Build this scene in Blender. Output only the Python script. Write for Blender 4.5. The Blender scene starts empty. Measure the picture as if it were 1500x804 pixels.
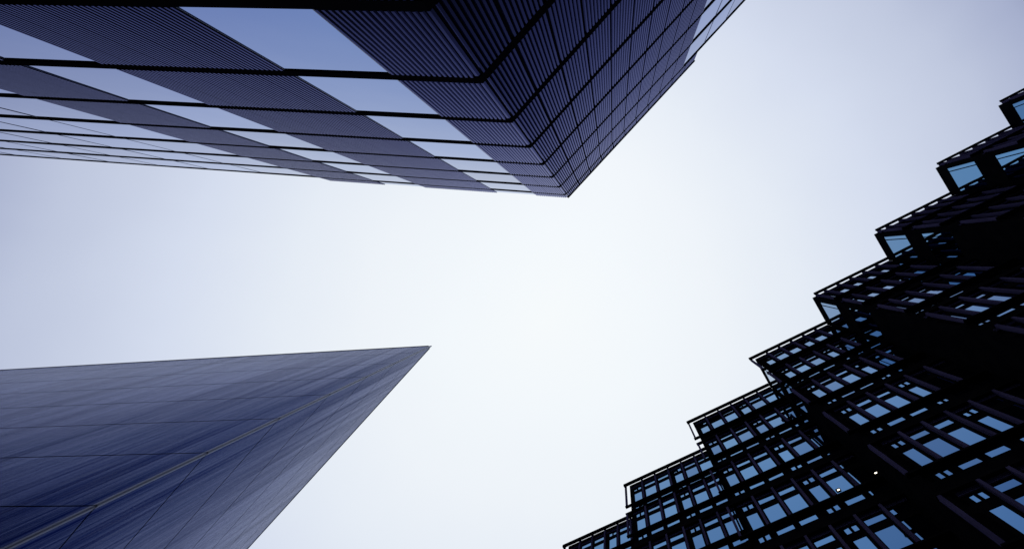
import bpy, math, random
from mathutils import Vector
random.seed(7)
sc = bpy.context.scene
C = bpy.data.collections.new("street"); sc.collection.children.link(C)
R = math.radians
EYE = 1.6                                   # height of the lens above the paving; all "h" below are above the lens

# ------------------------------------------------------------------ camera
FPX, WPX, HPX = 650.0, 1500.0, 804.0        # focal length in units of a 1500 wide frame
TILT = math.atan(85.0 / FPX)                # leans away from the exact zenith
PX, PY = 813.0, 380.0                       # principal point (rising/shift lens)
fw = Vector((-math.sin(TILT), 0, math.cos(TILT)))
rt = Vector((math.cos(TILT), 0, math.sin(TILT)))
dn = Vector((0, 1, 0))
cam = bpy.data.cameras.new("camera"); camo = bpy.data.objects.new("camera", cam); C.objects.link(camo)
cam.sensor_width = 36.0; cam.lens = 36.0 * FPX / WPX
cam.shift_x = (WPX / 2 - PX) / WPX; cam.shift_y = (PY - HPX / 2) / WPX
cam.clip_start = 0.05; cam.clip_end = 5000
from mathutils import Matrix
camo.matrix_world = Matrix(((rt.x, -dn.x, -fw.x, 0), (rt.y, -dn.y, -fw.y, 0), (rt.z, -dn.z, -fw.z, EYE), (0, 0, 0, 1)))
sc.camera = camo

def project(p):                             # only used to decide which repeats show largest
    d = Vector(p) - Vector((0, 0, EYE)); z = d.dot(fw)
    if z < 0.1: return None
    return PX + FPX * d.dot(rt) / z, PY + FPX * d.dot(dn) / z

# ------------------------------------------------------------------ sky and sun
bright = (fw + rt * ((800 - PX) / FPX) + dn * ((470 - PY) / FPX)).normalized()
sund = (fw + rt * ((880 - PX) / FPX) + dn * ((225 - PY) / FPX)).normalized()   # sun high, veiled by cloud
sun_el = math.asin(sund.z); sun_az = math.atan2(sund.x, sund.y)
w = bpy.data.worlds.new("World"); sc.world = w; w.use_nodes = True
nt = w.node_tree; nt.nodes.clear(); N = nt.nodes.new; L = nt.links.new
out = N("ShaderNodeOutputWorld"); mix = N("ShaderNodeMixShader")
sky = N("ShaderNodeTexSky"); sky.sky_type = 'NISHITA'; sky.sun_disc = False
sky.sun_elevation = sun_el; sky.sun_rotation = sun_az
bg1 = N("ShaderNodeBackground"); bg1.inputs[1].default_value = 0.08; L(sky.outputs[0], bg1.inputs[0])
bg2 = N("ShaderNodeBackground"); bg2.inputs[1].default_value = 1.0
tc = N("ShaderNodeTexCoord")
dot = N("ShaderNodeVectorMath"); dot.operation = 'DOT_PRODUCT'; dot.inputs[1].default_value = bright
L(tc.outputs['Generated'], dot.inputs[0])
ac = N("ShaderNodeMath"); ac.operation = 'ARCCOSINE'; L(dot.outputs['Value'], ac.inputs[0])
nz = N("ShaderNodeTexNoise"); nz.inputs['Scale'].default_value = 2.2; nz.inputs['Detail'].default_value = 4
nz.inputs['Roughness'].default_value = 0.5
L(tc.outputs['Generated'], nz.inputs['Vector'])
nm = N("ShaderNodeMath"); nm.operation = 'MULTIPLY_ADD'; nm.inputs[1].default_value = 0.10; nm.inputs[2].default_value = -0.05
L(nz.outputs[0], nm.inputs[0])
dv = N("ShaderNodeMath"); dv.operation = 'DIVIDE'; dv.inputs[1].default_value = math.pi / 2; L(ac.outputs[0], dv.inputs[0])
ad = N("ShaderNodeMath"); ad.operation = 'ADD'; L(dv.outputs[0], ad.inputs[0]); L(nm.outputs[0], ad.inputs[1])
rp = N("ShaderNodeValToRGB"); L(ad.outputs[0], rp.inputs[0])
stops = [(0, (.95, .985, 1.0)), (12, (.92, .965, 1.0)), (22, (.88, .925, .975)), (30, (.81, .865, .945)), (40, (.68, .74, .88)),
         (49, (.53, .585, .745)), (54, (.40, .45, .63)), (59, (.09, .12, .25)), (70, (.015, .024, .08)), (90, (.004, .006, .02))]
el = rp.color_ramp.elements
for i, (a, c) in enumerate(stops):
    e = el[i] if i < 2 else el.new(a / 90)
    e.position = a / 90; e.color = (*c, 1)
L(rp.outputs[0], bg2.inputs[0])
mix.inputs[0].default_value = 0.96
L(bg1.outputs[0], mix.inputs[1]); L(bg2.outputs[0], mix.inputs[2]); L(mix.outputs[0], out.inputs[0])

sl = bpy.data.lights.new("sun", 'SUN'); sl.energy = 0.5; sl.angle = R(15); sl.color = (1, .97, .93)
so = bpy.data.objects.new("sun", sl); C.objects.link(so)
so.rotation_mode = 'QUATERNION'; so.rotation_quaternion = sund.to_track_quat('Z', 'Y')

sc.view_settings.view_transform = 'Standard'; sc.view_settings.look = 'None'
sc.view_settings.exposure = 0.0; sc.view_settings.gamma = 1.0
sc.cycles.max_bounces = 6; sc.cycles.glossy_bounces = 4; sc.cycles.diffuse_bounces = 3

# ------------------------------------------------------------------ materials
def mat(name, col, rough=.5, metal=0.0, spec=.5):
    m = bpy.data.materials.new(name); m.use_nodes = True
    b = m.node_tree.nodes['Principled BSDF']
    b.inputs['Base Color'].default_value = (*col, 1); b.inputs['Roughness'].default_value = rough
    b.inputs['Metallic'].default_value = metal; b.inputs['Specular IOR Level'].default_value = spec
    return m, m.node_tree, b

def f82(m, base, tint, dif, fac):
    """a dark coated metal: little reflection head-on, blue violet when seen at a grazing angle"""
    b = m[2]; b.inputs['Base Color'].default_value = (*base, 1); b.inputs['Metallic'].default_value = 1.0
    b.inputs['Specular Tint'].default_value = (*tint, 1)
    t = m[1]; d = t.nodes.new("ShaderNodeBsdfDiffuse"); d.inputs[0].default_value = (*dif, 1); d.name = 'matt'
    x = t.nodes.new("ShaderNodeMixShader"); x.inputs[0].default_value = fac
    t.links.new(d.outputs[0], x.inputs[1]); t.links.new(b.outputs[0], x.inputs[2])
    t.links.new(x.outputs[0], t.nodes['Material Output'].inputs[0]); return m
def vary(m, scale, lo, hi, col2, stretch=(1, 1, 1), rough=None, detail=5, bump=0):
    """wear: an object-space noise that mixes the base colour towards a second one"""
    m, t, b = m
    n = t.nodes.new; l = t.links.new
    g = n("ShaderNodeNewGeometry"); mp = n("ShaderNodeMapping"); mp.inputs['Scale'].default_value = stretch
    l(g.outputs['Position'], mp.inputs['Vector'])
    z = n("ShaderNodeTexNoise"); z.inputs['Scale'].default_value = scale; z.inputs['Detail'].default_value = detail
    l(mp.outputs[0], z.inputs['Vector'])
    mr = n("ShaderNodeMapRange"); mr.inputs[1].default_value = lo; mr.inputs[2].default_value = hi
    l(z.outputs[0], mr.inputs[0])
    mx = n("ShaderNodeMix"); mx.data_type = 'RGBA'
    mx.inputs[6].default_value = b.inputs['Base Color'].default_value; mx.inputs[7].default_value = (*col2, 1)
    l(mr.outputs[0], mx.inputs[0]); l(mx.outputs[2], b.inputs['Base Color'])
    if rough:
        r2 = n("ShaderNodeMapRange"); r2.inputs[3].default_value = rough[0]; r2.inputs[4].default_value = rough[1]
        l(z.outputs[0], r2.inputs[0]); l(r2.outputs[0], b.inputs['Roughness'])
    if bump:
        bp = n("ShaderNodeBump"); bp.inputs['Strength'].default_value = bump; bp.inputs['Distance'].default_value = .03
        l(z.outputs[0], bp.inputs['Height']); l(bp.outputs[0], b.inputs['Normal'])
    return m

M = {}
M['rib'] = vary(f82(mat('violet blue anodised ribs', (.1, .1, .1), .13), (.003, .003, .012), (.63, .66, 1.0), (.10, .10, .20), .92), 1.1, .35, .7, (.001, .001, .004), (1, 1, .25))
M['backing'] = mat('dark blue backing sheet', (.007, .0075, .016), .7, .0, 0)[0]
M['ledge'] = mat('black steel ledge', (.006, .006, .009), .8, 0, 0)[0]
M['post'] = mat('corner post metal', (.20, .22, .46), .35, .85)[0]
M['core'] = mat('dark core', (.008, .008, .011), .8, 0, 0)[0]
M['mullion'] = mat('grey blue mullion', (.10, .13, .24), .4, .3)[0]

def glass(name, col, edge, rough=.02, wob=.012):
    m, t, b = mat(name, col, rough, 1.0)
    n = t.nodes.new; l = t.links.new
    g = n("ShaderNodeNewGeometry"); z = n("ShaderNodeTexNoise"); z.inputs['Scale'].default_value = .45; z.inputs['Detail'].default_value = 1
    l(g.outputs['Position'], z.inputs['Vector'])
    bp = n("ShaderNodeBump"); bp.inputs['Strength'].default_value = wob; bp.inputs['Distance'].default_value = 1.0
    l(z.outputs[0], bp.inputs['Height']); l(bp.outputs[0], b.inputs['Normal'])
    oi = n("ShaderNodeObjectInfo"); mx = n("ShaderNodeMix"); mx.data_type = 'RGBA'     # panes differ a little in coating
    mx.inputs[6].default_value = (col[0] * .72, col[1] * .72, col[2] * .78, 1); mx.inputs[7].default_value = (col[0] * 1.2, col[1] * 1.15, col[2] * 1.1, 1)
    l(oi.outputs['Random'], mx.inputs[0]); l(mx.outputs[2], b.inputs['Base Color'])
    b.inputs['Specular Tint'].default_value = (*edge, 1)
    return m
M['glassA'] = glass('mirror coated glass', (.13, .22, .50), (1, 1, 1))
M['glassC'] = glass('blue tinted glass', (.105, .25, .46), (1, 1, 1))
M['fin'] = vary(mat('violet grey fin metal', (.075, .066, .15), .6, 0, 0), 2.0, .35, .7, (.045, .04, .095), (1, 1, .3))
M['frameC'] = vary(mat('black steel frame', (.004, .004, .006), .6, 0, .0), 1.5, .4, .7, (.007, .007, .009))
M['trim'] = f82(mat('pale corner trim metal', (.1, .1, .1), .3), (.045, .05, .085), (.9, .94, 1.0), (.50, .53, .70), .6)[0]
M['joint'] = mat('dark joint', (.015, .016, .03), .8)[0]

def cladding():
    m, t, b = f82(mat('streaked blue grey cladding', (.15, .165, .31), .13), (.1, .1, .2), (.6, .64, .9), (.2, .2, .3), .92)
    n = t.nodes.new; l = t.links.new
    uv = n("ShaderNodeUVMap"); uv.uv_map = "face"
    def noise(sx, sy, scale, det):
        mp = n("ShaderNodeMapping"); mp.inputs['Scale'].default_value = (sx, sy, 1)
        l(uv.outputs[0], mp.inputs['Vector'])
        z = n("ShaderNodeTexNoise"); z.inputs['Scale'].default_value = scale; z.inputs['Detail'].default_value = det
        l(mp.outputs[0], z.inputs['Vector']); return z
    a = noise(5, .05, 1.0, 4); c = noise(.9, .06, 1.0, 5); f = noise(28, .25, 1.0, 2)
    s = n("ShaderNodeMath"); s.operation = 'ADD'; l(a.outputs[0], s.inputs[0]); l(c.outputs[0], s.inputs[1])
    s2 = n("ShaderNodeMath"); s2.operation = 'MULTIPLY_ADD'; s2.inputs[1].default_value = .6
    l(f.outputs[0], s2.inputs[0]); l(s.outputs[0], s2.inputs[2])
    mr = n("ShaderNodeMapRange"); mr.inputs[1].default_value = .95; mr.inputs[2].default_value = 1.65
    l(s2.outputs[0], mr.inputs[0])
    mx = n("ShaderNodeMix"); mx.data_type = 'RGBA'
    mx.inputs[6].default_value = (.0015, .0018, .003, 1); mx.inputs[7].default_value = (.003, .0035, .007, 1)
    l(mr.outputs[0], mx.inputs[0]); l(mx.outputs[2], b.inputs['Base Color'])
    ty = n("ShaderNodeMix"); ty.data_type = 'RGBA'
    ty.inputs[6].default_value = (.30, .33, .48, 1); ty.inputs[7].default_value = (.60, .65, .92, 1)
    l(mr.outputs[0], ty.inputs[0]); l(ty.outputs[2], b.inputs['Specular Tint'])
    dm = n("ShaderNodeMix"); dm.data_type = 'RGBA'
    dm.inputs[6].default_value = (.035, .037, .06, 1); dm.inputs[7].default_value = (.12, .13, .25, 1)
    l(mr.outputs[0], dm.inputs[0]); l(dm.outputs[2], t.nodes['matt'].inputs[0])
    bp = n("ShaderNodeBump"); bp.inputs['Strength'].default_value = .35; bp.inputs['Distance'].default_value = .02
    l(f.outputs[0], bp.inputs['Height']); l(bp.outputs[0], b.inputs['Normal'])
    return m
M['clad'] = cladding()
def paving():
    m, t, b = mat('dark granite paving', (.05, .05, .055), .7)
    n = t.nodes.new; l = t.links.new
    g = n("ShaderNodeNewGeometry"); k = n("ShaderNodeTexBrick"); k.inputs['Scale'].default_value = 1.0
    k.inputs['Color1'].default_value = (.05, .05, .055, 1); k.inputs['Color2'].default_value = (.065, .064, .068, 1)
    k.inputs['Mortar'].default_value = (.02, .02, .02, 1); k.inputs['Mortar Size'].default_value = .008
    k.inputs['Brick Width'].default_value = .9; k.inputs['Row Height'].default_value = .6
    l(g.outputs['Position'], k.inputs['Vector']); l(k.outputs[0], b.inputs['Base Color'])
    return m
M['pave'] = paving()
lm = bpy.data.materials.new('lit lamp lens'); lm.use_nodes = True
lb = lm.node_tree.nodes['Principled BSDF']; lb.inputs['Emission Color'].default_value = (1, .93, .75, 1); lb.inputs['Emission Strength'].default_value = 3
M['lens'] = lm

# ------------------------------------------------------------------ mesh helpers
class Face:
    """a facade frame: s along the wall, d out of it, h up (above the lens)"""
    def __init__(f, o, u, n): f.o, f.u, f.n = Vector(o).to_2d(), Vector(u).to_2d(), Vector(n).to_2d()
    def p(f, s, d, h):
        q = f.o + f.u * s + f.n * d
        return Vector((q.x, q.y, h + EYE))
class MB:
    def __init__(b): b.v, b.f, b.uv = [], [], []
    def box(b, F, s0, s1, d0, d1, h0, h1):
        i = len(b.v)
        b.v += [F.p(s, d, h) for h in (h0, h1) for d in (d0, d1) for s in (s0, s1)]
        b.f += [tuple(i + k for k in q) for q in ((0, 1, 3, 2), (4, 6, 7, 5), (0, 4, 5, 1), (2, 3, 7, 6), (0, 2, 6, 4), (1, 5, 7, 3))]
        b.uv += [(s, h) for h in (h0, h1) for d in (d0, d1) for s in (s0, s1)]
    def quad(b, F, s0, s1, d, h0, h1):
        i = len(b.v); ta, tb = random.uniform(-.007, .007), random.uniform(-.007, .007)     # no pane hangs quite true
        b.v += [F.p(s0, d + ta, h0), F.p(s1, d + tb, h0), F.p(s1, d - ta, h1), F.p(s0, d - tb, h1)]
        b.f.append((i, i + 1, i + 2, i + 3)); b.uv += [(s0, h0), (s1, h0), (s1, h1), (s0, h1)]
    def prism(b, pts, h0, h1):
        i, n = len(b.v), len(pts)
        b.v += [Vector((p[0], p[1], h + EYE)) for h in (h0, h1) for p in pts]; b.uv += [(0, 0)] * (2 * n)
        b.f += [tuple(range(i, i + n)), tuple(range(i + n, i + 2 * n))]
        b.f += [(i + k, i + (k + 1) % n, i + n + (k + 1) % n, i + n + k) for k in range(n)]
    def build(b, name, m, parent=None, kind=None, label=None):
        if not b.v: return None
        lo = Vector((min(v.x for v in b.v), min(v.y for v in b.v), min(v.z for v in b.v)))
        hi = Vector((max(v.x for v in b.v), max(v.y for v in b.v), max(v.z for v in b.v)))
        c = (lo + hi) / 2
        if parent is None: c.z = lo.z
        me = bpy.data.meshes.new(name); me.from_pydata([v - c for v in b.v], [], b.f)
        import bmesh
        bm = bmesh.new(); bm.from_mesh(me); bmesh.ops.recalc_face_normals(bm, faces=bm.faces); bm.to_mesh(me); bm.free()
        ul = me.uv_layers.new(name="face")
        for lp in me.loops: ul.data[lp.index].uv = b.uv[lp.vertex_index]
        me.materials.append(m)
        o = bpy.data.objects.new(name, me); C.objects.link(o)
        o.location = c - (parent_world(parent) if parent else Vector())
        if parent: o.parent = parent
        if kind: o['kind'] = kind
        if label: o['label'] = label
        return o
def parent_world(p):
    v = p.location.copy()
    while p.parent: p = p.parent; v += p.location
    return v
def thing(name, loc, label, cat, group=None):
    o = bpy.data.objects.new(name, None); C.objects.link(o); o.location = loc
    o['label'] = label; o['category'] = cat
    if group: o['group'] = group
    return o
def area(b):
    """rough picture area of a builder, clipped to the frame"""
    q = [project(v) for v in b.v]
    if any(p is None for p in q): return 0
    x0, x1 = max(0, min(p[0] for p in q)), min(WPX, max(p[0] for p in q))
    y0, y1 = max(0, min(p[1] for p in q)), min(HPX, max(p[1] for p in q))
    return max(0, x1 - x0) * max(0, y1 - y0)
def build_many(name, bs, m, parent, limit=100):
    bs = sorted(bs, key=area, reverse=True)
    vis = [b for b in bs[:limit] if area(b) > 3]; rest = bs[len(vis):]
    for b in vis: b.build(name, m, parent)
    if rest:
        a = MB()
        for b in rest:
            i = len(a.v); a.v += b.v; a.uv += b.uv; a.f += [tuple(k + i for k in f) for f in b.f]
        a.build(name, m, parent, kind='stuff')
def deg(a): return Vector((math.cos(R(a)), math.sin(R(a))))

# ------------------------------------------------------------------ the setting
g = MB(); i = 600
g.v = [Vector((-i, -i, 0)), Vector((i, -i, 0)), Vector((i, i, 0)), Vector((-i, i, 0))]; g.f = [(0, 1, 2, 3)]; g.uv = [(0, 0)] * 4
g.build('ground', M['pave'], kind='structure')

# ------------------------------------------------------------------ the tower of glass and ribs (upper part of the picture)
A0 = Vector((-4.03, -5.52)); uL = deg(-174.9); nL = Vector((uL.y, -uL.x)); uR = deg(-46.6); nR = Vector((-uR.y, uR.x))
if nL.y < 0: nL = -nL
FL, FR = Face(A0, uL, nL), Face(A0, uR, nR)
LEV = [1.07 + 4.04 * k for k in range(10)]; TOP = 39.25; BOT = -EYE
LEN_L, LEN_R = 72.0, 46.0
tower = thing('office_tower', (A0.x, A0.y, 0), 'tall tower of mirror glass and violet ribbed metal panels crossed by thin black ledges', 'tower')
b = MB()
def corner_off(d):                          # the corner moved out by d along both walls' normals
    k = d / (1 + nL.dot(nR)); return A0 + (nL + nR) * k
def ring(d, la, lb): return [FL.p(la, d, 0).to_2d(), corner_off(d), FR.p(lb, d, 0).to_2d()]
body = ring(-.06, LEN_L, LEN_R); far = body[2] + uL * LEN_L
b.prism([body[0], body[1], body[2], far], BOT, LEV[-1] - .05); b.build('wall', M['core'], tower)
# ledges: one thin black shelf at every storey, round the corner
for k, h in enumerate(LEV):
    b = MB(); d = .055; t = .20
    o_, i_ = ring(d, LEN_L, LEN_R), ring(-.03, LEN_L, LEN_R)
    b.prism([o_[0], o_[1], i_[1], i_[0]], h - t, h + t); b.prism([o_[1], o_[2], i_[2], i_[1]], h - t, h + t)
    b.build('ledge', M['ledge'], tower)
PITCH = .1825
def ribs(F, s0, s1, h0, h1, ledge_top, joints=None, first=0.0):
    b = MB()
    b.box(F, s0, s1, -.03, .02, h0, h1)
    ng = max(1, round((s1 - s0) / (8 * PITCH))); G = (s1 - s0) / ng; gap = .035 if joints else .008; r = MB(); p = (G - 2 * gap) / 8
    for k in range(ng * 8):
        a = s0 + (k // 8) * G + gap + (k % 8 + .5) * p
        b_ = .066
        i = len(r.v)
        for h in (h0 + .01, h1 - (.01 if ledge_top else 0)):
            r.v += [F.p(a - b_, .018, h), F.p(a - b_ * .55, .06, h), F.p(a + b_ * .55, .06, h), F.p(a + b_, .018, h)]
            r.uv += [(0, 0)] * 4
        r.f += [(i, i + 1, i + 5, i + 4), (i + 1, i + 2, i + 6, i + 5), (i + 2, i + 3, i + 7, i + 6), (i, i + 3, i + 2, i + 1), (i + 4, i + 5, i + 6, i + 7)]
    return b, r
def panel(F, s0, s1, h0, h1, top=True, joints=None):
    b, r = ribs(F, s0, s1, h0, h1, top, joints)
    o = b.build('ribbed_panel', M['backing'], tower); r.build('rib_sheet', M['rib'], o)
storeys = [(BOT, LEV[0])] + [(LEV[k], LEV[k + 1]) for k in range(9)]
RIBL = [(.10, 2.82), (6.42, 13.3), (17.25, 22.85)]; GLL = [(2.82, 6.42), (13.3, 17.25)]
GLL += [(22.85 + k * 5.45, 22.85 + (k + 1) * 5.45) for k in range(9)]
GRR = [(14.1 + k * 2.4, 14.1 + (k + 1) * 2.4) for k in range(4)] + [(23.7 + k * 7.4, 23.7 + (k + 1) * 7.4) for k in range(3)]
wins = []
for h0, h1 in storeys:
    a, c = h0 + .211, h1 - .211
    if h0 == BOT: a = BOT
    for s0, s1 in RIBL: panel(FL, s0, s1, a, c, joints=None if s0 > 1 else None)
    panel(FR, .10, 14.1, a, c, joints=8)
    for s0, s1 in GLL:
        b = MB(); b.quad(FL, s0 + .02, s1 - .02, .012, a, c); wins.append(b)
    for s0, s1 in GRR:
        b = MB(); b.quad(FR, s0 + .02, s1 - .02, .012, a, c); wins.append(b)
for s0, s1 in RIBL: panel(FL, s0, s1, LEV[-1] + .211, TOP, False)
panel(FR, .10, 15.9, LEV[-1] + .211, TOP, False, joints=8)
build_many('window', wins, M['glassA'], tower)
for s0, s1 in GLL[:2]:                      # low glass upstand between the ribbed columns
    b = MB(); b.box(FL, s0 + .03, s1 - .03, .0, .015, LEV[-1] + .27, TOP - .25); b.build('parapet_glass', M['glassA'], tower)
for F, ss in ((FL, [s for s, _ in GLL[2:]] + [2.82, 6.42, 13.3, 17.25]), (FR, [s for s, _ in GRR])):
    for s in ss:
        b = MB(); b.box(F, s - .02, s + .02, .0, .03, BOT, LEV[-1] - .27); b.build('mullion', M['mullion'], tower)
# the smooth metal post up the corner
b = MB(); o_ = corner_off(.024)
b.prism([o_, FR.p(.075, .024, 0).to_2d(), FR.p(.075, -.02, 0).to_2d(), corner_off(-.02), FL.p(.075, -.02, 0).to_2d(), FL.p(.075, .024, 0).to_2d()], BOT, TOP)
b.build('corner_post', M['rib'], tower)
# slim coping along the ribbed parapet
b = MB(); b.box(FR, -.0, 15.9, -.05, .125, TOP, TOP + .05); b.build('coping', M['ledge'], tower)

# ------------------------------------------------------------------ the sharp wedge (lower left)
SB = 34.0 / 24.0                            # the wedge stands 34 m above the lens
B0 = Vector((-10.17, 4.88)) * SB; HB = 24.0 * SB; u1 = deg(175.5); u2 = deg(132.9)
n1 = Vector((-u1.y, u1.x)); n1 = n1 if n1.y < 0 else -n1
n2 = Vector((-u2.y, u2.x)); n2 = n2 if n2.x > 0 else -n2
F1, F2 = Face(B0, u1, n1), Face(B0, u2, n2)
wedge = thing('wedge_building', (B0.x, B0.y, 0), 'knife-edged blue grey building clad in long streaked panels, pale metal strip up its sharp corner', 'building')
LB = 130.0
b = MB(); k_ = -.05 / (1 + n1.dot(n2)); t0 = B0 + (n1 + n2) * k_
b.prism([t0, (F1.p(LB, -.05, 0)).to_2d(), (F2.p(LB, -.05, 0)).to_2d()], BOT, HB - .1); b.build('wall', M['joint'], wedge)
jh = [BOT] + [SB * (12.43 - 2.44 * k) for k in (5, 4, 3, 2, 1, 0)] + [SB * h for h in (14.87, 17.31, 19.75, 22.19)] + [HB]
for h0, h1 in zip(jh[:-1], jh[1:]):
    for F in (F1, F2):
        b = MB(); b.box(F, .16, LB, -.04, .0, h0 + .028, h1 - .028 if h1 < HB else h1); b.build('cladding_course', M['clad'], wedge)
    b = MB(); k_ = .035 / (1 + n1.dot(n2)); tip = B0 + (n1 + n2) * k_ * .6
    for s0, s1, dd in ((0, .06, .02), (.085, .14, .012)):
        for F in (F1, F2):
            b.box(F, s0 + .002, s1, -.03, dd, h0 + .03, h1 - .03 if h1 < HB else h1)
    b.build('corner_trim', M['trim'], wedge)
for F in (F1, F2):
    b = MB(); b.box(F, .3, LB, -.15, .025, HB, HB + .07); b.build('coping', M['joint'], wedge)

# ------------------------------------------------------------------ the stepped office block (right)
e = deg(-28.0); wv = deg(62.0); HC = 36.0
Q = [Vector(p) for p in ((.92, 18.06), (5.81, 12.79), (10.48, 7.66), (14.93, 2.75), (19.25, -2.04), (23.42, -6.88), (27.54, -11.27))]
for k in range(3): Q.insert(0, Q[0] + Vector((-4.9, 5.25)))
for k in range(4): Q.append(Q[-1] + Vector((4.2, -4.55)))
Q = [q + (e * .33 + wv * .22 if k <= 5 else wv * .2) for k, q in enumerate(Q)]   # the screens overhang the walls
stepb = thing('stepped_office_block', (Q[6].x, Q[6].y, 0), 'black steel office block with a staircase outline, projecting fins and blue windows', 'office block')
poly = []; steps = []
for k in range(len(Q) - 1):
    d = Q[k + 1] - Q[k]; Lk = d.dot(e); Rk = -d.dot(wv); I = Q[k] + e * Lk
    steps.append((Q[k], Lk, I, Q[k + 1], Rk)); poly += [Q[k], I]
poly.append(Q[-1])
def inset(p): return p + e * .2 + wv * .2
poly_in = [inset(p) for p in poly]
poly_in += [poly_in[-1] + e * 30, poly_in[0] + wv * 30 + e * 4]
b = MB(); b.prism(poly_in, BOT, HC - .12); b.build('wall', M['frameC'], stepb)
NS = 9; GL = -.02
wins, fins, screens, shelves, louvres, facades = [], [], [], [], [], []
TS = [HC - .5] + [HC - 4 * i for i in range(1, NS)]
for k, (q, Lk, I, q2, Rk) in enumerate(steps):
    F = Face(q, e, -wv); nb = 6; bw = Lk / nb
    fa = MB(); lo = -.19
    holes = [hh for T in TS for hh in ((T - .65, T - .3), (T - 2.35, T - 1.05), (T - 3.15, T - 2.75))]
    edges = [HC] + [x for lo_, hi_ in holes for x in (hi_, lo_)] + [BOT]
    for hi_, lo_ in zip(edges[0::2], edges[1::2]): fa.box(F, .004, Lk - .004, lo, 0, lo_, hi_)
    for j in range(nb):
        s0, s1 = j * bw, (j + 1) * bw
        narrow = j % 3 == 0
        x0 = s0 + (.36 if narrow else .15); x1 = s1 - (.19 if narrow else .15); m_ = (x0 + x1) / 2
        fa.box(F, s0 + (.005 if j == 0 else 0), x0, lo, -.004, BOT, HC - .002)
        fa.box(F, x1, s1 - .005, lo, -.004, BOT, HC - .002)
        for i, T in enumerate(TS):
            w_ = MB()
            for a, c in ((.295, .655), (1.045, 2.355), (2.745, 3.155)):
                if narrow and a != 1.045:
                    w_.quad(F, x0 + .01, m_ - .06, GL, T - c, T - a); w_.quad(F, m_ + .06, x1 - .01, GL, T - c, T - a)
                    fa.box(F, m_ - .06, m_ + .06, lo, -.006, T - c, T - a)
                else: w_.quad(F, x0, x1, GL, T - c, T - a)
            wins.append(w_)
            fs = s0 + (0 if j else (-.30 if k <= 5 else .34)); fh = .06   # a projecting fin starts each bay
            f_ = MB(); f_.box(F, fs - fh, fs + fh, .006, .17, T - 2.46, (HC - .01 if i == 0 else T - .01)); fins.append(f_)
    st = (-.40 if k <= 5 else .24)
    for i, T in enumerate(TS):
        s_ = MB()
        if i == 0: s_.box(F, st, Lk - .02, .15, .30, HC - .24, HC + .02)
        else: s_.box(F, st, Lk - .02, .004, .17, T - .0, T + .13)
        screens.append(s_)
        s_ = MB(); s_.box(F, st, Lk - .02, .004, .18, T - 2.55, T - 2.461); shelves.append(s_)
        s_ = MB()
        for z in (.06, .13, .20): s_.box(F, .15, Lk - .1, .0, .05, T - z - .018, T - z + .018)
        louvres.append(s_)
    facades.append(fa)
    # the return wall to the next step: glazed on the two upper storeys, black sheet below standing in for windows with dark reflections
    G = Face(q2, wv, -e); ra = MB()
    for i in range(2):
        T = HC - 4 * i
        ra.box(G, .004, Rk, lo, 0, T - .95, T); ra.box(G, .004, Rk, lo, 0, T - 4.0, T - 3.35)
        ra.box(G, .004, .28, lo, -.003, T - 4, T - .5); ra.box(G, Rk - .22, Rk, lo, -.003, T - 4, T - .5)
        ra.box(G, .50, .56, lo + .02, -.006, T - 3.5, T - .9)
        w_ = MB(); w_.quad(G, .28, .50, GL, T - 3.35, T - .95); w_.quad(G, .56, Rk - .22, GL, T - 3.35, T - .95); wins.append(w_)
    ra.box(G, .004, Rk, lo, 0, BOT, HC - 8)
    facades.append(ra)
build_many('facade', facades, M['frameC'], stepb)
build_many('window', wins, M['glassC'], stepb)
build_many('fin', fins, M['fin'], stepb)
build_many('head_beam', screens, M['frameC'], stepb)
build_many('louvre', louvres, M['fin'], stepb)
build_many('shelf', shelves, M['frameC'], stepb)

# two small lamps burning against the steel front
def lamp(F, s, d, h, label):
    o = thing('wall_light', F.p(s, d, h), label, 'lamp', 'small lamps on the steel front')
    b = MB(); b.box(F, s - .10, s + .10, d - .12, d, h - .02, h + .10); b.build('housing', M['frameC'], o)
    b = MB(); b.box(F, s - .05, s + .05, d - .01, d + .03, h - .05, h - .021); b.build('lens', M['lens'], o)
q, Lk, I, q2, Rk = steps[4]
F = Face(q, e, -wv)
lamp(F, 4.61, .22, 21.72, 'small bright lamp on the black steel front, just below a blue window')
lamp(F, 6.42, .20, 21.80, 'small dim lamp alone in the dark corner of the black steel front')
